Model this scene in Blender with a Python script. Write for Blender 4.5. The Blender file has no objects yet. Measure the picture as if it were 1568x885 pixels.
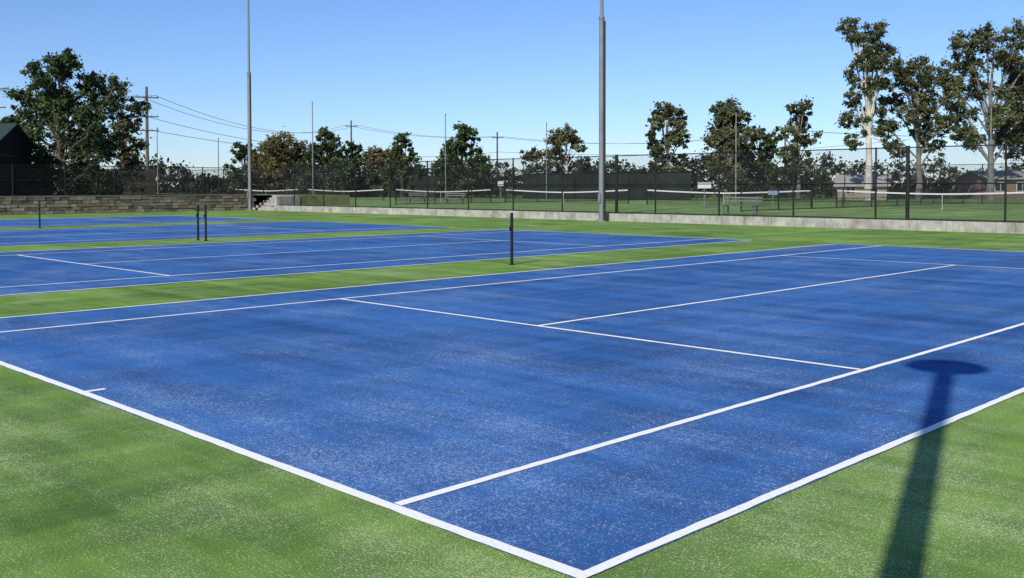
import bpy, math, random, numpy as np
from mathutils import Matrix, Vector
random.seed(7); rng=np.random.default_rng(11)
# camera survey result (fit to the regulation tennis court dimensions)
h,pitch,roll,f,th,ox,oy,gap=1.70006,.0299,.00176,1522.818,-.78732,.29694,4.22429,2.77907
# ---------------------------------------------------------------- helpers
S=bpy.context.scene; COL=S.collection
CM=Matrix.Translation((ox,oy,0))@Matrix.Rotation(th,4,'Z')      # court frame -> world
def nodes(name):
    m=bpy.data.materials.new(name); m.use_nodes=True; nt=m.node_tree
    return m,nt,nt.nodes["Principled BSDF"]
def nn(nt,t,ins=None,**kw):
    n=nt.nodes.new(t)
    for k,v in kw.items(): setattr(n,k,v)
    for k,v in (ins or {}).items():
        if isinstance(v,bpy.types.NodeSocket): nt.links.new(v,n.inputs[k])
        else: n.inputs[k].default_value=v
    return n
def noise(nt,vec,scale,detail=4,rough=.55,sc=None):
    if sc: vec=nn(nt,'ShaderNodeMapping',{'Vector':vec,'Scale':sc}).outputs[0]
    return nn(nt,'ShaderNodeTexNoise',{'Vector':vec,'Scale':scale,'Detail':detail,'Roughness':rough}).outputs['Fac']
def rampf(nt,fac,a,b,lo=0,hi=1):
    return nn(nt,'ShaderNodeMapRange',{'Value':fac,'From Min':a,'From Max':b,'To Min':lo,'To Max':hi}).outputs[0]
def mth(nt,op,a,b=0,c=0):
    n=nt.nodes.new('ShaderNodeMath'); n.operation=op
    for i,v in enumerate((a,b,c)):
        if isinstance(v,bpy.types.NodeSocket): nt.links.new(v,n.inputs[i])
        else: n.inputs[i].default_value=v
    return n.outputs[0]
def mixc(nt,fac,a,b):
    n=nt.nodes.new('ShaderNodeMix'); n.data_type='RGBA'
    for i,v in ((0,fac),(6,a),(7,b)):
        if isinstance(v,bpy.types.NodeSocket): nt.links.new(v,n.inputs[i])
        else: n.inputs[i].default_value=v if i==0 else (*v,1)
    return n.outputs[2]
def objco(nt): return nt.nodes.new('ShaderNodeTexCoord').outputs['Object']
def simple(name,col,rough=.8,var=.25,scale=3,metal=0,bump=0):
    m,nt,b=nodes(name); co=objco(nt)
    n=rampf(nt,noise(nt,co,scale,3),.3,.7)
    c=mixc(nt,n,tuple(v*(1-var) for v in col),tuple(min(1,v*(1+var)) for v in col))
    nt.links.new(c,b.inputs['Base Color']); b.inputs['Roughness'].default_value=rough; b.inputs['Metallic'].default_value=metal
    b.inputs['Specular IOR Level'].default_value=.25
    if bump:
        bp=nn(nt,'ShaderNodeBump',{'Height':noise(nt,co,scale*6,3),'Strength':bump,'Distance':.02}); nt.links.new(bp.outputs[0],b.inputs['Normal'])
    return m
def turf(name,dark,mid,sand,sandlo,sandhi,amt,haze,wear,reach,fd=.3):
    m,nt,b=nodes(name); co=objco(nt)
    big=noise(nt,co,.33,4,.62)
    sx=noise(nt,co,1.0,3,.65,sc=(.2,2.1,1)); sy=noise(nt,co,1.0,3,.65,sc=(2.1,.13,1))
    f1=mth(nt,'ADD',mth(nt,'MULTIPLY',big,.36),mth(nt,'ADD',mth(nt,'MULTIPLY',sx,.33),mth(nt,'MULTIPLY',sy,.31)))
    base=mixc(nt,rampf(nt,f1,.41,.57),dark,mid)
    patch=noise(nt,co,.5,5,.7); patch2=noise(nt,co,1.0,3,.7,sc=(.3,1.5,1))
    pf=mth(nt,'ADD',mth(nt,'MULTIPLY',patch,.6),mth(nt,'MULTIPLY',patch2,.4))
    dist=nn(nt,'ShaderNodeVectorMath',{0:co},operation='LENGTH').outputs['Value']
    near=nn(nt,'ShaderNodeMapRange',{'Value':dist,'From Min':0.5,'From Max':reach,'To Min':wear,'To Max':0},interpolation_type='SMOOTHSTEP').outputs[0]
    pf=rampf(nt,mth(nt,'ADD',pf,near),sandlo,sandhi)
    g1=noise(nt,co,88,2,.75); g2=noise(nt,co,24,2,.8)
    grain=mth(nt,'ADD',mth(nt,'MULTIPLY',g1,.74),mth(nt,'MULTIPLY',g2,.26))
    thr=mth(nt,'SUBTRACT',.6,mth(nt,'MULTIPLY',pf,.125))
    sp=nn(nt,'ShaderNodeMapRange',{'Value':grain,'From Min':thr,'From Max':mth(nt,'ADD',thr,.1)}).outputs[0]
    sp=mth(nt,'MULTIPLY',sp,amt)
    base2=mixc(nt,rampf(nt,g1,.4,.62,fd,.0),base,tuple(v*.35 for v in dark))
    c0=mixc(nt,mth(nt,'MULTIPLY',pf,haze),base2,sand)
    c=mixc(nt,sp,c0,sand)
    nt.links.new(c,b.inputs['Base Color']); b.inputs['Roughness'].default_value=.95; b.inputs['Specular IOR Level'].default_value=.12
    bp=nn(nt,'ShaderNodeBump',{'Height':g1,'Strength':.35,'Distance':.01}); nt.links.new(bp.outputs[0],b.inputs['Normal'])
    return m
M_blue=turf('blue_turf',(.022,.083,.245),(.043,.158,.43),(.42,.54,.7),.44,.68,.6,.07,.075,8)
M_green=turf('green_turf',(.075,.155,.028),(.2,.36,.055),(.56,.64,.32),.44,.64,.72,.1,.08,11,.4)
M_field=simple('field_grass',(.15,.24,.055),.95,.35,.5)
M_bank=simple('bank_grass',(.17,.19,.07),.95,.35,1.2)
M_line,nt,b=nodes('line_white'); co=objco(nt)
g1=noise(nt,co,60,3,.7)
c=mixc(nt,rampf(nt,g1,.5,.74,0,.5),(.9,.88,.8),(.42,.48,.48)); nt.links.new(c,b.inputs['Base Color']); b.inputs['Roughness'].default_value=.9
M_conc,nt,b=nodes('concrete'); co=objco(nt)
n1=rampf(nt,noise(nt,co,1.4,5,.7),.35,.65); c1=mixc(nt,n1,(.22,.205,.18),(.42,.4,.35))
st=rampf(nt,noise(nt,co,1.0,3,.7,sc=(5,5,.5)),.52,.7,0,.6); c=mixc(nt,st,c1,(.1,.095,.085)); nt.links.new(c,b.inputs['Base Color']); b.inputs['Roughness'].default_value=.95
M_steel=simple('galvanised_steel',(.2,.21,.22),.6,.15,1.5,metal=.2)
M_black=simple('black_powdercoat',(.012,.012,.013),.5,.2,5)
M_dark=simple('shade_cloth',(.017,.024,.02),.95,.4,.6)
M_white=simple('white_paint',(.6,.6,.58),.6,.06,5)
M_alu=simple('weathered_aluminium',(.17,.17,.165),.7,.1,4)
M_timber=simple('shaded_timber',(.03,.024,.02),.9,.4,2)  # dark timber, with the shade under the left trees put into its tone
M_woodpole=simple('wood_pole',(.12,.095,.075),.9,.3,2)
M_brick,nt,b=nodes('red_brick'); co=objco(nt)
br=nn(nt,'ShaderNodeTexBrick',{'Vector':nn(nt,'ShaderNodeMapping',{'Vector':co,'Rotation':(math.radians(90),0,0)}).outputs[0],'Color1':(.21,.11,.075,1),'Color2':(.16,.08,.06,1),'Mortar':(.3,.27,.22,1),'Scale':4.0}); nt.links.new(br.outputs[0],b.inputs['Base Color'])
M_roofg=simple('green_metal_roof',(.035,.05,.045),.6,.15,2)
M_roofw=simple('pale_metal_roof',(.36,.34,.31),.6,.1,2)
M_wallc=simple('cream_wall',(.4,.34,.26),.85,.1,2)
M_glass=simple('window_glass',(.02,.025,.03),.1,.2,2)
M_housed=simple('shaded_cladding',(.012,.012,.013),.9,.3,2)  # near-black so the tree shade over the house sits in the colour
M_stone=[simple('sandstone_%d'%i,c_,.95,.3,4,bump=.5) for i,c_ in enumerate([(.2,.17,.12),(.14,.115,.085),(.26,.22,.16),(.1,.085,.07),(.18,.13,.09)])]
M_mortar=simple('mortar',(.07,.06,.05),.95,.2,4)
def meshmat(name,pitch_,w,col):
    m,nt,b=nodes(name); co=objco(nt); s=nn(nt,'ShaderNodeSeparateXYZ',{0:co})
    a=mth(nt,'FRACT',mth(nt,'DIVIDE',mth(nt,'ADD',s.outputs[0],s.outputs[2]),pitch_)); c_=mth(nt,'FRACT',mth(nt,'DIVIDE',mth(nt,'SUBTRACT',s.outputs[0],s.outputs[2]),pitch_))
    k=mth(nt,'MAXIMUM',mth(nt,'LESS_THAN',a,w),mth(nt,'LESS_THAN',c_,w))
    b.inputs['Base Color'].default_value=(*col,1); b.inputs['Roughness'].default_value=.6
    t=nt.nodes.new('ShaderNodeBsdfTransparent'); mx=nn(nt,'ShaderNodeMixShader',{0:k,1:t.outputs[0],2:b.outputs[0]})
    nt.links.new(mx.outputs[0],nt.nodes['Material Output'].inputs[0]); return m
M_mesh=meshmat('chain_link',.06,.1,(.012,.012,.013))
M_net=meshmat('tennis_net_mesh',.045,.14,(.012,.012,.012))

class MB:
    def __init__(s): s.v=[];s.f=[];s.m=[]
    def box(s,c,d,mi=0,R=None,top=1.0):
        n=len(s.v)
        for z in (-.5,.5):
            k=1 if z<0 else top
            for x,y in ((-.5,-.5),(.5,-.5),(.5,.5),(-.5,.5)):
                q=Vector((x*d[0]*k,y*d[1]*k,z*d[2]))
                if R: q=R@q
                s.v.append((c[0]+q.x,c[1]+q.y,c[2]+q.z))
        for q in ((3,2,1,0),(4,5,6,7),(0,1,5,4),(1,2,6,5),(2,3,7,6),(3,0,4,7)): s.f.append([n+i for i in q]); s.m.append(mi)
    def tube(s,P,r,mi=0,k=8,cap=True):
        P=[Vector(q) for q in P]; n0=len(s.v)
        for i,q in enumerate(P):
            d=(P[min(i+1,len(P)-1)]-P[max(i-1,0)]).normalized()
            a=d.cross(Vector((0,0,1)) if abs(d.z)<.95 else Vector((1,0,0))).normalized(); b_=d.cross(a)
            for j in range(k):
                t=2*math.pi*j/k; w=q+(a*math.cos(t)+b_*math.sin(t))*r[i]; s.v.append(tuple(w))
        for i in range(len(P)-1):
            for j in range(k):
                a0=n0+i*k+j; a1=n0+i*k+(j+1)%k; s.f.append([a0,a1,a1+k,a0+k]); s.m.append(mi)
        if cap: s.f.append([n0+j for j in range(k)][::-1]); s.m.append(mi); s.f.append([n0+(len(P)-1)*k+j for j in range(k)]); s.m.append(mi)
    def quad(s,a,b_,c_,d,mi=0):
        n=len(s.v); s.v+=[tuple(a),tuple(b_),tuple(c_),tuple(d)]; s.f.append([n,n+1,n+2,n+3]); s.m.append(mi)
    def obj(s,name,mats,mw=None,parent=None,smooth=False):
        me=bpy.data.meshes.new(name); me.from_pydata(s.v,[],s.f); me.polygons.foreach_set('material_index',s.m)
        for m in mats: me.materials.append(m)
        if smooth: me.polygons.foreach_set('use_smooth',[True]*len(s.f))
        o=bpy.data.objects.new(name,me); COL.objects.link(o)
        if parent: o.parent=parent
        if mw is not None: o.matrix_world=mw
        return o
def empty(name,mw=None):
    o=bpy.data.objects.new(name,None); COL.objects.link(o); o.empty_display_size=.3
    if mw is not None: o.matrix_world=mw
    return o
# ---------------------------------------------------------------- ground
YW=33.8; XS=-60.9; zf=.33; zb=1.05
b=MB(); R=3000
b.quad((-R,-R,0),(R,-R,0),(R,R,0),(-R,R,0)); b.obj('ground',[M_green],CM)
b=MB()
b.quad((-900,YW+.26,zf),(900,YW+.26,zf),(900,1500,zf),(-900,1500,zf)); b.obj('grass_field',[M_field],CM)
b=MB(); xb=XS-.25; xe=-57.5
b.quad((-700,-300,zb),(xb,-300,zb),(xb,40,zb),(-700,40,zb)); b.quad((xb,YW+1.7,zb),(xe,YW+1.7,zb),(xe,40,zb),(xb,40,zb))
b.quad((xe,YW+1.7,0.2),(xe,40,.2),(xe,40,zb),(xe,YW+1.7,zb)); b.quad((-700,40,zb),(xe,40,zb),(xe,40,.2),(-700,40,.2))
b.obj('grass_bank',[M_bank],CM)
# ---------------------------------------------------------------- courts
def strip(b,x0,y0,x1,y1,w,z):
    L=math.hypot(x1-x0,y1-y0); n=max(1,int(L/.12)); dx,dy=(x1-x0)/L,(y1-y0)/L; px,py=-dy,dx
    base=len(b.v)
    for i in range(n+1):
        t=L*i/n; wob=.006*math.sin(t*.9+x0)
        for sgn in (-1,1):
            k=sgn*(w/2+random.uniform(-.004,.004))+wob
            b.v.append((x0+dx*t+px*k,y0+dy*t+py*k,z))
    for i in range(n):
        a=base+2*i; b.f.append([a,a+2,a+3,a+1] ); b.m.append(0)
def court_lines(b,xr,y0,z,L=23.77):
    W=10.97; xl=xr-W; s=.062; bl=.075
    strip(b,xr-s/2,y0,xr-s/2,y0+L,s,z); strip(b,xl+s/2,y0,xl+s/2,y0+L,s,z)
    zz=z+.0006
    strip(b,xr,y0+bl/2,xl,y0+bl/2,bl,zz); strip(b,xr,y0+L-bl/2,xl,y0+L-bl/2,bl,zz)
    strip(b,xr-1.37,y0+bl,xr-1.37,y0+L-bl,s,z); strip(b,xl+1.37,y0+bl,xl+1.37,y0+L-bl,s,z)
    for yy in (5.485,18.285): strip(b,xr-1.37-s/2,y0+yy,xl+1.37+s/2,y0+yy,s,zz)
    strip(b,xr-W/2,y0+5.485,xr-W/2,y0+18.285,s,z)
    for yy in (bl+.08,L-bl-.08): strip(b,xr-W/2,y0+yy-.08,xr-W/2,y0+yy+.08,s,z)
P=10.97+gap
for i in range(4):
    xr=-P*i; b=MB(); b.quad((xr-10.97,0,.004),(xr,0,.004),(xr,23.77,.004),(xr-10.97,23.77,.004))
    o=b.obj('tennis_court',[M_blue],CM)
    b=MB(); court_lines(b,xr,0,.008); b.obj('court_lines',[M_line],CM,parent=o)
def netpost(x,y):
    b=MB(); b.tube([(0,0,0),(0,0,1.1)],[.034,.034],0,12); b.tube([(0,0,1.1),(0,0,1.12)],[.038,.03],0,12)
    b.tube([(0,0,0),(0,0,.02)],[.07,.07],0,12); b.box((.0,-.045,.78),(.035,.03,.09)); b.tube([(0,-.06,.78),(.04,-.07,.78)],[.009,.009],0,6)
    b.obj('net_post',[M_black],CM@Matrix.Translation((x,y,.002)),smooth=False)
netpost(-10.97-gap/2,11.885); netpost(-P-10.97-gap/2+.25,11.885); netpost(-P-10.97-gap/2-.25,11.885); netpost(-2*P-10.97-gap/2,11.885)
# ---------------------------------------------------------------- retaining walls, steps
b=MB(); x=-57.4
while x<40:
    hgt=.37+random.uniform(-.008,.008); b.box((x+1.2,YW+.14+random.uniform(-.008,.008),hgt/2),(2.385,.28,hgt)); x+=2.4
b.obj('concrete_wall',[M_conc],CM)
b=MB(); sxc=(XS+.2+xe)/2; sw=xe-XS-.3
for i in range(6): b.box((sxc,YW+.15+.3*i,(i+1)*.0875),(sw,.3,(i+1)*.175))
b.box((xe-.03,YW+.95,.5),(.2,1.9,1.0)); b.obj('concrete_steps',[M_conc],CM)
b=MB(); b.box((XS-.16,7,.52),(.18,54.4,1.02),5)
for row in range(5):
    y=-20.0+random.random()*.3
    while y<33.8:
        L=random.uniform(.3,.75); hh=.2
        b.box((XS+random.uniform(-.03,.03),y+L/2,.11+row*.21),(.22,L-.02,hh*random.uniform(.88,.98)),random.choice([0,0,1,2,3,4])); y+=L
b.box((XS-.05,7,1.1),(.36,54.6,.07),1)
b.obj('stone_wall',M_stone+[M_mortar],CM)
# ---------------------------------------------------------------- fences
def fence(x0,x1,y,posts,thick,z0,ht,mw,name='chain_link_fence',mesh=None,rails=(0.0,.5,1.0),r=.038):
    MW=mw@Matrix.Translation((0,y,0)); e=empty(name,MW)
    b=MB()
    for q in posts: b.tube([(q,0,z0),(q,0,z0+ht+.04)],[r,r],0,8)
    for q in thick: b.tube([(q,0,z0),(q,0,z0+ht+.06)],[.075,.075],0,8)
    for t in rails: b.tube([(x0,.0,z0+.04+t*(ht-.04)),(x1,.0,z0+.04+t*(ht-.04))],[.024,.024],0,6)
    b.obj('posts_and_rails',[M_black],MW,parent=e)
    b=MB(); b.quad((x0,.035,z0+.03),(x1,.035,z0+.03),(x1,.035,z0+ht),(x0,.035,z0+ht)); b.obj('mesh',[mesh or M_mesh],MW,parent=e)
    return e
ps=[19,15.4,11.8,8.2,4.6,1.0,-2.6,-6.2,-9.8,-14.55,-18.06,-21.65,-25.1]+[-30.9-3.5*i for i in range(8)]
fence(-57.4,24,YW+.14,ps,[-13.3,-27.4],.37,2.75,CM)
RM=CM@Matrix.Translation((XS-.3,0,0))@Matrix.Rotation(math.radians(90),4,'Z')
fence(-10,YW-.3,0,[-10+3.1*i for i in range(15)],[],zb+.05,1.9,RM)
fence(-150,-86,73,[-150+3.6*i for i in range(18)],[],zf,2.6,CM,name='shade_cloth_fence',mesh=M_dark)
fence(-72,-50.4,73,[-72+3.6*i for i in range(7)],[],zf,2.6,CM,name='shade_cloth_fence',mesh=M_dark)
fence(-86,30,73.4,[-86+3.6*i for i in range(33)],[],zf,2.9,CM)
fence(-120,-62,43,[-120+3.5*i for i in range(17)],[],zb,2.2,CM)
for xx in (-25.6,-54.6):
    RM2=CM@Matrix.Translation((xx,0,0))@Matrix.Rotation(math.radians(90),4,'Z')
    fence(42,72,0,[42+3.75*i for i in range(9)],[],zf,1.1 if xx>-30 else 2.6,RM2)
# ---------------------------------------------------------------- back courts
for xc in (-5.5,-20,-34.5,-49,-63.5,-78,-92.5):
    b=MB(); court_lines(b,xc+5.485,54-11.885,zf+.004); b.obj('court_markings',[M_line],CM)
    MW=CM@Matrix.Translation((xc,54,zf)); e=empty('tennis_net',MW)
    b=MB()
    for sx in (-6.4,6.4): b.tube([(sx,0,0),(sx,0,1.1)],[.045,.045],0,8)
    b.obj('posts',[M_black],MW,parent=e)
    b=MB(); n=12; z=lambda q:.88+.19*(abs(q)/6.4)**1.5
    for i in range(n):
        a=-6.4+12.8*i/n; c_=a+12.8/n
        b.quad((a,0,.05),(c_,0,.05),(c_,0,z(c_)),(a,0,z(a)),0)
        for yy in(-.012,.012): b.quad((a,yy,z(a)-.07),(c_,yy,z(c_)-.07),(c_,yy,z(c_)+.015),(a,yy,z(a)+.015),1)
    b.box((0,0.02,.43),(.05,.012,.86),1)
    b.obj('net_and_band',[M_net,M_white],MW,parent=e)
# ---------------------------------------------------------------- flood light poles
def flood(x,y,rl,ru):
    MW=CM@Matrix.Translation((x,y,0)); e=empty('floodlight_pole',MW); b=MB()
    b.tube([(0,0,0),(0,0,9.6)],[rl,rl*.93],0,14); b.tube([(0,0,9.6),(0,0,9.72)],[rl*1.12,rl*1.1],0,14); b.tube([(0,0,9.72),(0,0,18)],[ru,ru*.75],0,12)
    b.tube([(0,0,0),(0,0,.05)],[rl*1.9,rl*1.9],0,14); b.box((0,-rl-.02,1.1),(.14,.06,.45))
    for k in range(4):
        t=2*math.pi*(k+.5)/4; b.tube([(rl*1.55*math.cos(t),rl*1.55*math.sin(t),.05),(rl*1.55*math.cos(t),rl*1.55*math.sin(t),.12)],[.02,.02],0,6)
    b.tube([(rl+.045,.02,.1),(rl*.93+.045,.02,9.5)],[.05,.05],1,6)
    b.obj('pole',[M_steel,M_black],MW,parent=e)
    b=MB(); b.box((0,0,17.9),(2.6,.12,.12))
    for sx in (-1.1,-.37,.37,1.1):
        b.box((sx,-.25,17.6),(.55,.35,.4),0,Matrix.Rotation(.5,3,'X')); b.box((sx,-.44,17.5),(.48,.03,.3),1,Matrix.Rotation(.5,3,'X'))
    b.obj('lamp_heads',[M_black,M_glass],MW,parent=e)
flood(-59.9,33.2,.13,.085); flood(-27.8,33.3,.13,.09)
# lamp post standing behind the photographer (its shadow falls across the near court)
SUN_EL=35.0
def gpt(u,v):
    a=(u-784)/f; c_=(330-v)/f; y=math.cos(pitch)+c_*math.sin(pitch); zz=-math.sin(pitch)+c_*math.cos(pitch); return -a*h/zz,-y*h/zz
s0=gpt(1398,884); s1=gpt(1456,575); az=math.atan2(s1[0]-s0[0],s1[1]-s0[1]); L=11.5
tip=gpt(1449,562); bx,by=tip[0]-L*math.sin(az),tip[1]-L*math.cos(az); H=L*math.tan(math.radians(SUN_EL))
b=MB(); b.tube([(0,0,0),(0,0,H-.05)],[.1,.085],0,16); b.tube([(0,0,H-.05),(0,0,H+.01),(0,0,H+.05)],[.37,.34,.12],0,24); b.tube([(0,0,0),(0,0,.04)],[.18,.18],0,16)
b.obj('lamp_post',[M_steel],Matrix.Translation((bx,by,0)))
# ---------------------------------------------------------------- light poles, power poles
def slim(x,y,z1,r=.05,z0=.35):
    b=MB(); b.tube([(0,0,0),(0,0,z1-z0)],[r*1.2,r*.8],0,8); b.tube([(0,0,z1-z0),(0,0,z1-z0+.12)],[r*1.3,r*1.1],0,8); b.tube([(0,0,0),(0,0,.04)],[r*3,r*3],0,8)
    b.obj('light_pole',[M_steel],Matrix.Translation((x,y,z0)))
for q in [(-18,90,9.2),(-6,90,8.1),(3.3,95,7.6),(18,80,7.4),(-35.6,100,7.5),(-28,95,6.2),(37.5,78,7.6)]: slim(*q)
def ppole(x,y,z1,arms,w=2.2,rot=0.5):
    b=MB(); b.tube([(0,0,0),(0,0,z1)],[.19,.13],0,9)
    for a in arms:
        b.box((0,-.16,a),(w,.1,.12))
        for k in (-.45,-.2,.2,.45): b.tube([(k*w,-.16,a+.06),(k*w,-.16,a+.26)],[.04,.025],1,6)
    b.obj('power_pole',[M_woodpole,M_steel],Matrix.Translation((x,y,.3))@Matrix.Rotation(rot,4,'Z'))
PP=[(-36.6,100,11.4,(10.3,8.4,7.0)),(-27.4,170,12.6,(11.6,)),(-2.5,170,10.6,(9.6,)),(48,175,12,(11,)),(-56,108,13,(12,10))]
for q in PP: ppole(*q)
b=MB()
def addw(a,c_,sag,r=.024):
    a=Vector(a);c_=Vector(c_); P_=[]
    for i in range(17):
        t=i/16; q=a.lerp(c_,t); q.z-=sag*4*t*(1-t); P_.append(q)
    b.tube(P_,[r]*17,0,5)
for o_ in (-.9,.9):
    addw((-36.6+o_,100,10.8),(-27.4+o_,170,12.1),2.4); addw((-27.4+o_,170,12.1),(-2.5+o_,170,10.1),.9); addw((-2.5+o_,170,10.1),(48+o_,175,11.5),1.8); addw((-56+o_,108,12.4),(-36.6+o_,100,10.8),.6)
    addw((48+o_,175,11.5),(120,180,12),1.5)
addw((-36.6,100,8.7),(-18,130,6.5),1.0); addw((-36.6,100,7.4),(-2,150,6.8),1.6); addw((-2,150,6.8),(60,150,8.6),1.2)
b.obj('power_lines',[M_black])
# ---------------------------------------------------------------- small things
def bench(x,y,w,name='park_bench',rot=0):
    MW=Matrix.Translation((x,y,zf))@Matrix.Rotation(rot,4,'Z'); e=empty(name,MW)
    b=MB()
    for i in range(3): b.box((0,-.17+.15*i,.45),(w,.13,.035))
    b.obj('seat',[M_alu],MW,parent=e); b=MB()
    for i in range(2): b.box((0,.28,.65+.15*i),(w,.03,.07))
    b.obj('backrest',[M_alu],MW,parent=e); b=MB()
    for sx in (-w*.38,w*.38):
        b.box((sx,-.16,.22),(.05,.05,.43)); b.box((sx,.25,.43),(.05,.05,.86)); b.box((sx,0.03,.41),(.045,.5,.04)); b.box((sx,.03,.03),(.06,.62,.05))
    b.obj('frame',[M_alu],MW,parent=e)
bench(10.6,46.3,2.0,rot=-.75); bench(-7.6,78,2.2,rot=-.75); bench(-4.4,74,2.2,rot=-.75); bench(36,62,2.2,rot=-.75)
def sign(x,y,z,w,hh,m):
    b=MB(); b.tube([(0,0,0),(0,0,z+hh/2-zf)],[.03,.03],1,8); b.box((0,-.045,z-zf),(w,.02,hh),0); b.box((0,-.033,z-zf),(w+.03,.02,hh+.03),1)
    b.obj('notice_sign',[m,M_steel],Matrix.Translation((x,y,zf)))
sign(11.6,60,1.7,.8,.34,M_white); sign(16.0,61,1.25,.6,.25,simple('blue_sign',(.2,.3,.42),.6,.1,3)); sign(-1.0,88,1.9,.5,.4,M_white)
def house(name,x,y,w,d,z0,eave,ridge,rot,mw_,mr,doors=(),wins=()):
    MW=Matrix.Translation((x,y,z0))@Matrix.Rotation(rot,4,'Z'); e=empty(name,MW)
    b=MB(); b.box((0,0,eave/2),(w,d,eave))
    n=len(b.v); yy=d/2-.01
    b.v+=[(-w/2,-yy,eave),(-w/2,yy,eave),(-w/2,0,ridge-.05),(w/2,-yy,eave),(w/2,yy,eave),(w/2,0,ridge-.05)]; b.f+=[[n,n+2,n+1],[n+3,n+4,n+5]]; b.m+=[0,0]
    b.obj('walls',[mw_],MW,parent=e)
    b=MB(); o_=.35
    for s in (-1,1):
        sl=(ridge-eave)/(d/2); ye=s*(d/2+o_); ze=eave-sl*o_
        A=[(-w/2-o_,ye,ze),(w/2+o_,ye,ze),(w/2+o_,0,ridge),(-w/2-o_,0,ridge)]
        b.quad(*A); b.quad(*[(q[0],q[1],q[2]+.09) for q in A]); b.quad((-w/2-o_,ye,ze),(w/2+o_,ye,ze),(w/2+o_,ye,ze+.09),(-w/2-o_,ye,ze+.09))
        for sx in (-1,1): X=sx*(w/2+o_); b.quad((X,ye,ze),(X,0,ridge),(X,0,ridge+.09),(X,ye,ze+.09))
    b.obj('roof',[mr],MW,parent=e)
    b=MB()
    for q in wins:
        b.box((q[0],-d/2-.02,q[1]),(q[2]+.12,.05,q[3]+.12),1); b.box((q[0],-d/2-.05,q[1]),(q[2],.03,q[3]),0); b.box((q[0],-d/2-.07,q[1]),(.04,.03,q[3]),1)
    for q in doors: b.box((q,-d/2-.03,1.0),(.9,.06,2.0),1); b.box((q,-d/2-.065,1.0),(.78,.03,1.9),2)
    b.obj('windows_and_doors',[M_glass,M_white if mw_ is not M_housed else M_housed,M_dark],MW,parent=e)
    return e,MW
e,MW=house('club_house',-40.0,71,8.5,7,zb,3.6,5.1,.1,M_housed,M_roofg,doors=(1.2,),wins=((-2,1.6,1.4,1.0),(3.0,1.6,1.2,1.0)))
b=MB(); b.box((1,-4.9,2.75),(9.5,2.6,.1))
for sx in (-3.4,-.6,2.2,5.4): b.box((sx,-6.0,1.35),(.12,.12,2.7))
for sx in (-3.4,2.2): b.box((sx+1.4,-6.0,.8),(2.7,.05,.07))
b.obj('verandah',[M_timber],MW,parent=e)
house('cottage',33.9,96,4.4,4,zf,1.4,2.3,-.4,M_wallc,M_roofw,doors=(),wins=((.9,.9,1.0,.6),(-1,.9,.8,.6)))
house('brick_house',47.6,98,4.8,5,zf,2.0,2.7,.15,M_brick,M_roofw,doors=(),wins=((-1.2,1.2,1.1,.8),(1.1,1.2,1.1,.8)))
b=MB(); x=-9
while x<3: b.box((x,0,1.0+random.uniform(-.02,.02)),(.11,.02,2.0)); x+=.12
for z in (.4,1.6): b.box((-3,.04,z),(12,.05,.08))
b.obj('paling_fence',[M_timber],Matrix.Translation((-30.5,77,zb)))
# ---------------------------------------------------------------- trees
def leafm(name,col,tr=.2):
    m,nt,b=nodes(name); co=objco(nt); n=rampf(nt,noise(nt,co,.9,2),.3,.7)
    c=mixc(nt,n,tuple(v*.65 for v in col),tuple(v*1.3 for v in col)); nt.links.new(c,b.inputs['Base Color'])
    b.inputs['Roughness'].default_value=.6; b.inputs['Specular IOR Level'].default_value=.3
    t=nn(nt,'ShaderNodeBsdfTranslucent',{0:c}); mx=nn(nt,'ShaderNodeMixShader',{0:tr,1:b.outputs[0],2:t.outputs[0]}); nt.links.new(mx.outputs[0],nt.nodes['Material Output'].inputs[0]); return m
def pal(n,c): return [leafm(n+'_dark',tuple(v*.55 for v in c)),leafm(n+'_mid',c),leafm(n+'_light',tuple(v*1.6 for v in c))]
L_euc=pal('gum_leaves',(.09,.098,.042)); L_green=pal('green_leaves',(.055,.082,.027)); L_aut=pal('autumn_leaves',(.13,.115,.045)); L_olive=pal('olive_leaves',(.1,.105,.042)); L_far=pal('far_leaves',(.075,.08,.042))
B_gum=simple('gum_bark',(.5,.46,.4),.85,.3,1.5); B_grey=simple('grey_bark',(.17,.15,.13),.9,.35,1.5); B_dark=simple('dark_bark',(.07,.055,.042),.95,.3,2,bump=.5)
def leafmesh(name,cent,rad,shade,nl,ls,mats,mw,parent,flat=.8):
    k=len(cent); n=k*nl
    d=rng.normal(size=(n,3)); d/=np.linalg.norm(d,axis=1)[:,None]
    rr=np.minimum(np.abs(rng.normal(0,.62,n)),1.6)
    c=np.repeat(cent,nl,0)+d*(rr*np.repeat(rad,nl))[:,None]*np.array([1,1,flat])
    a=rng.normal(size=(n,3)); a/=np.linalg.norm(a,axis=1)[:,None]
    q=rng.normal(size=(n,3)); q=np.cross(a,q); q/=np.linalg.norm(q,axis=1)[:,None]
    s=ls*rng.uniform(.5,1.35,n)[:,None]
    A=a*s*.5; B=q*s*.3
    V=np.stack([c-A,c+B,c+A,c-B],1).reshape(-1,3)
    me=bpy.data.meshes.new(name); me.vertices.add(4*n); me.vertices.foreach_set('co',V.ravel())
    me.loops.add(4*n); me.loops.foreach_set('vertex_index',np.arange(4*n)); me.polygons.add(n)
    me.polygons.foreach_set('loop_start',np.arange(0,4*n,4)); me.polygons.foreach_set('loop_total',np.full(n,4))
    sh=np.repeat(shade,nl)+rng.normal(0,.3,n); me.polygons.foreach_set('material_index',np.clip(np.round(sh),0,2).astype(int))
    for m in mats: me.materials.append(m)
    me.update(); me.validate()
    o=bpy.data.objects.new(name,me); COL.objects.link(o); o.parent=parent; o.matrix_world=mw
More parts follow.
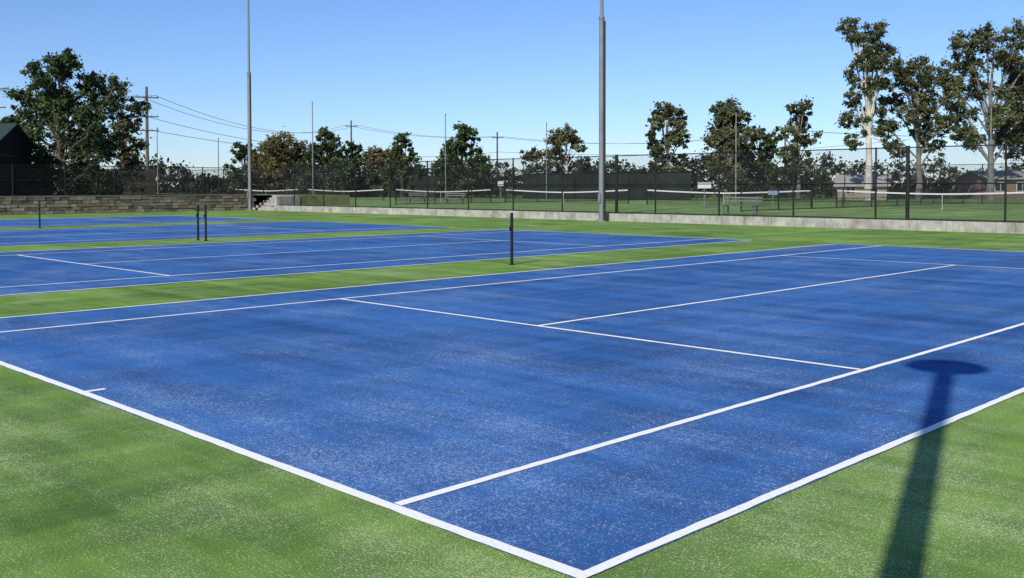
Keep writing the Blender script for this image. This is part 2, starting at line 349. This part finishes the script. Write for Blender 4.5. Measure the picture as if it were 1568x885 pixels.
def tree(name,x,y,z0,lobes,mats,bark,leaf=.26,nl=90,sub=14,tr=.22,split=.3,lean=0,subr=.42):
    MW=Matrix.Translation((x,y,z0)); e=empty(name,MW); b=MB(); cents=[];rads=[];sh=[]
    top=max(l[1]+l[2]*.5 for l in lobes)-z0; zs=top*split
    cx=sum(l[0] for l in lobes)/len(lobes)
    tp=[(0,0,-.1),(lean*.15+.08,0,zs*.5),(lean*.4+cx*.2,0,zs),(lean*.7+cx*.6-.15,0,top*.62),(lean+cx,0,top*.86)]
    b.tube(tp,[tr*1.35,tr,tr*.85,tr*.5,tr*.15],0,9)
    def axis(z):
        for i in range(4):
            if tp[i+1][2]>=z: t=(z-tp[i][2])/(tp[i+1][2]-tp[i][2]); return Vector(tp[i]).lerp(Vector(tp[i+1]),t)
        return Vector(tp[-1])
    for l in lobes:
        c=Vector((l[0],random.uniform(-.8,.8)*l[2]*1.3,l[1]-z0)); a=axis(max(zs*.8,c.z*.55)); mid=a.lerp(c,.5)+Vector((random.uniform(-.2,.2),random.uniform(-.2,.2),.15*l[2]))
        r0=tr*.42; b.tube([a,mid,c],[r0,r0*.65,r0*.3],0,6)
        ns=max(5,int(sub*(l[2]/1.4)**1.3))
        for i in range(ns):
            d=Vector(rng.normal(size=3)).normalized()*l[2]*(random.random()**.45)*.98; d.z*=.85
            q=c+d; rs=subr*l[2]*random.uniform(.4,1.2)
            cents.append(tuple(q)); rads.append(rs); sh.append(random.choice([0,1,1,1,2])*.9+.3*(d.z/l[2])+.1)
            if random.random()<.5: b.tube([mid.lerp(c,random.random()),c.lerp(q,.5)+Vector((0,0,-.1*l[2])),q],[r0*.3,r0*.18,.015],0,4,cap=False)
    b.obj('trunk_and_limbs',[bark],MW,parent=e)
    leafmesh('foliage',np.array(cents),np.array(rads),np.array(sh),nl,leaf,mats,MW,e)
def autolobes(zt,zbm,w,shape='round',n=9,seed=0):
    rs=random.Random(seed); out=[]
    for i in range(n):
        t=(i+.5)/n; z=zbm+(zt-zbm)*t
        if shape=='cone': hw=w/2*(1-t**1.6)*1.0+.3; r=max(.6,w*.25*(1.1-.65*t))
        elif shape=='gum': hw=w/2*(.6+.4*math.sin(math.pi*min(1,t*1.05))); r=w*rs.uniform(.2,.28)
        else: hw=w/2*math.sqrt(max(.1,1-(1.6*t-.7)**2)); r=w*rs.uniform(.22,.28)
        out.append((rs.uniform(-1,1)*max(0,hw-r),min(z,zt-r*.7),r))
        for sg in ((-1,1) if shape!='gum' else ((-1)**i,)): out.append((sg*max(.1,hw-r*.8)*rs.uniform(.7,1.1),min(z+rs.uniform(-.5,.5),zt-r),r*rs.uniform(.75,.95)))
    return out
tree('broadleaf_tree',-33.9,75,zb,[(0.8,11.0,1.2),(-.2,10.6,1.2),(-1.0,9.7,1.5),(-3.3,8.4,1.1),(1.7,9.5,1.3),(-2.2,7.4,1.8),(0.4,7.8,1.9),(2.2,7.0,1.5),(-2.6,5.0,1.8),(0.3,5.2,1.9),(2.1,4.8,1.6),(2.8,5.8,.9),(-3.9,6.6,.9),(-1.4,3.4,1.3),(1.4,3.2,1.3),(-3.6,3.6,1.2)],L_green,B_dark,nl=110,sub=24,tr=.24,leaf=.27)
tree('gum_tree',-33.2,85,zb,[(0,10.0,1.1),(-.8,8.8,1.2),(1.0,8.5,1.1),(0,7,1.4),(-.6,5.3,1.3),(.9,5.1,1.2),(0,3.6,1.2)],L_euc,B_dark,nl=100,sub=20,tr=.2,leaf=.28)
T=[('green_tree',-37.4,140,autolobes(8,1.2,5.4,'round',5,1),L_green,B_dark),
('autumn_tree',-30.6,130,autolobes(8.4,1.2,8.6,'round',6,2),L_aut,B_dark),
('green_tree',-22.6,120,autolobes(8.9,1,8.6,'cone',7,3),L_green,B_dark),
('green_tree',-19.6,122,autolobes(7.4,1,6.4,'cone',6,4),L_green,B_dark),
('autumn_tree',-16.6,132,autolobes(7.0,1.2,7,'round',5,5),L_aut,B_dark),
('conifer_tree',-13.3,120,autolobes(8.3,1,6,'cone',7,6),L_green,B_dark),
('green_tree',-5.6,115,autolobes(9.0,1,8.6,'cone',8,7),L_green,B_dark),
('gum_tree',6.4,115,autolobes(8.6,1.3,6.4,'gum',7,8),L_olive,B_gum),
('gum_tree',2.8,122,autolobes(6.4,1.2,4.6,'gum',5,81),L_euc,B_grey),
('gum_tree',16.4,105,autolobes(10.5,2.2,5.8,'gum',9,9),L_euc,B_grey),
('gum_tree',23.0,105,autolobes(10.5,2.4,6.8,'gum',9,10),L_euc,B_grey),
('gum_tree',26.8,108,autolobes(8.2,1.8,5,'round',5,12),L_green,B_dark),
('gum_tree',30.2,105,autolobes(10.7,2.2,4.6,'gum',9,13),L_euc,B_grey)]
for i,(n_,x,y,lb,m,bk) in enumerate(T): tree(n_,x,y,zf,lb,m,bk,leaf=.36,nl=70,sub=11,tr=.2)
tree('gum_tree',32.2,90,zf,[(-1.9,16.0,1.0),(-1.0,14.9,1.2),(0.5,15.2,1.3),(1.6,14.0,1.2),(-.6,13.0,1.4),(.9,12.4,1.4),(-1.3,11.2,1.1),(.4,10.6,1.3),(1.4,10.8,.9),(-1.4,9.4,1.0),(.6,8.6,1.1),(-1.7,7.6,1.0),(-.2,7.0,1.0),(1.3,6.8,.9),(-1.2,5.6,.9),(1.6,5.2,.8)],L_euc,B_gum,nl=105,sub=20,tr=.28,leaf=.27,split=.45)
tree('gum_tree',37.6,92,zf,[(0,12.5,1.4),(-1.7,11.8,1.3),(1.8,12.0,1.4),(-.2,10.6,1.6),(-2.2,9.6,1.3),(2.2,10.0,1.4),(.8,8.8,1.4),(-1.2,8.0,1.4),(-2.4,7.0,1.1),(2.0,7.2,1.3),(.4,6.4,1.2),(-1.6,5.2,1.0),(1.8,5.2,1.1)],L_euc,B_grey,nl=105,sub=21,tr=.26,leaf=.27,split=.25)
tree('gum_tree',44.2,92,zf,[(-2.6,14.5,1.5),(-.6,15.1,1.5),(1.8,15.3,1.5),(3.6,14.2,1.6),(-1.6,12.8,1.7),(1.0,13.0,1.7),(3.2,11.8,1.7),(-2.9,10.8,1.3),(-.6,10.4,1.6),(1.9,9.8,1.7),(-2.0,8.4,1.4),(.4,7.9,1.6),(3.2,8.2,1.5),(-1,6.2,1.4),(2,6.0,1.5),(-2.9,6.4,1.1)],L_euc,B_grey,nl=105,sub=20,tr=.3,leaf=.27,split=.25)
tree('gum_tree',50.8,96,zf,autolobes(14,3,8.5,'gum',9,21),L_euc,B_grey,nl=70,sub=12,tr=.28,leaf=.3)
def mass(name,segs,mats,leaf,nl,z0,rmul=1):
    cents=[];rads=[];sh=[]
    for (x0,y0,x1,y1,hh,step,dep) in segs:
        L=math.hypot(x1-x0,y1-y0); n=int(L/step)
        for i in range(n):
            t=i/n; hl=hh*(.74+.18*math.sin(i*.37*step+x0)+.12*math.sin(i*.11*step)+random.uniform(-.12,.12)); k=max(2,int(hl/.9))
            for j in range(k):
                z=hl*(j+.5)/k; cents.append((x0+(x1-x0)*t+random.uniform(-.5,.5)*step,y0+(y1-y0)*t+random.uniform(-.5,.5)*dep,z)); rads.append(random.uniform(.7,1.25)*rmul); sh.append(random.choice([0,1,1,2])*.9)
    e=empty(name,Matrix.Translation((0,0,z0))); leafmesh('foliage',np.array(cents),np.array(rads),np.array(sh),nl,leaf,mats,Matrix.Translation((0,0,z0)),e)
mass('distant_trees',[(-95,150,95,150,6.3,1.1,8)],L_far,.6,46,.3,1.25)
L_hedge=pal('hedge_leaves',(.032,.042,.018))
mass('hedge',[(-60,127,20,131,4.4,.9,3)],L_hedge,.5,50,.3,1.2)
mass('hedge',[(8,114,64,112,4.8,.9,4),(24,106,64,106,2.2,.8,3)],L_hedge,.4,64,.3)  # besides hedge, the dark leaf colour stands for shade below the trees
mass('shrub',[(-30,73,-26.4,73,2.2,.6,1.2)],L_hedge,.2,110,zb,.8)
mass('shrub',[(-41,68.5,-30,74,1.6,.7,1)],L_hedge,.22,80,zb,.8)
# ---------------------------------------------------------------- light
w=bpy.data.worlds.new("World"); S.world=w; w.use_nodes=True; nt=w.node_tree
sky=nt.nodes.new('ShaderNodeTexSky'); sky.sky_type='NISHITA'; sky.sun_disc=False; sky.sun_elevation=math.radians(SUN_EL); sky.sun_rotation=math.pi+az
sky.air_density=1.0; sky.dust_density=.1; sky.ozone_density=3.0
tint=nt.nodes.new('ShaderNodeMix'); tint.data_type='RGBA'; tint.blend_type='MULTIPLY'; tint.inputs[0].default_value=1; nt.links.new(sky.outputs[0],tint.inputs[6]); tint.inputs[7].default_value=(.88,1.08,1.5,1)
nt.links.new(tint.outputs[2],nt.nodes['Background'].inputs[0]); nt.nodes['Background'].inputs[1].default_value=.09
sd=bpy.data.lights.new('sun','SUN'); sd.energy=5.0; sd.angle=math.radians(.45); sd.color=(1,.955,.86)
so=bpy.data.objects.new('sun',sd); COL.objects.link(so); el=math.radians(SUN_EL)
so.rotation_euler=Vector((math.sin(az)*math.cos(el),math.cos(az)*math.cos(el),-math.sin(el))).to_track_quat('-Z','Y').to_euler()
# ---------------------------------------------------------------- camera
cd=bpy.data.cameras.new('camera'); cam=bpy.data.objects.new('camera',cd); COL.objects.link(cam); S.camera=cam
U=Vector((0,math.sin(pitch),math.cos(pitch))); F=Vector((0,math.cos(pitch),-math.sin(pitch))); X=Vector((1,0,0))
rt=X*math.cos(roll)-U*math.sin(roll); up=X*math.sin(roll)+U*math.cos(roll)
m=Matrix((rt,up,-F)).transposed().to_4x4(); m.translation=(0,0,h); cam.matrix_world=m
cd.sensor_width=36; cd.lens=f/1568*36; cd.shift_y=-(442.5-330)/1568; cd.clip_end=6000; cd.clip_start=.05
S.view_settings.view_transform='Standard'; S.view_settings.look='None'; S.view_settings.exposure=0
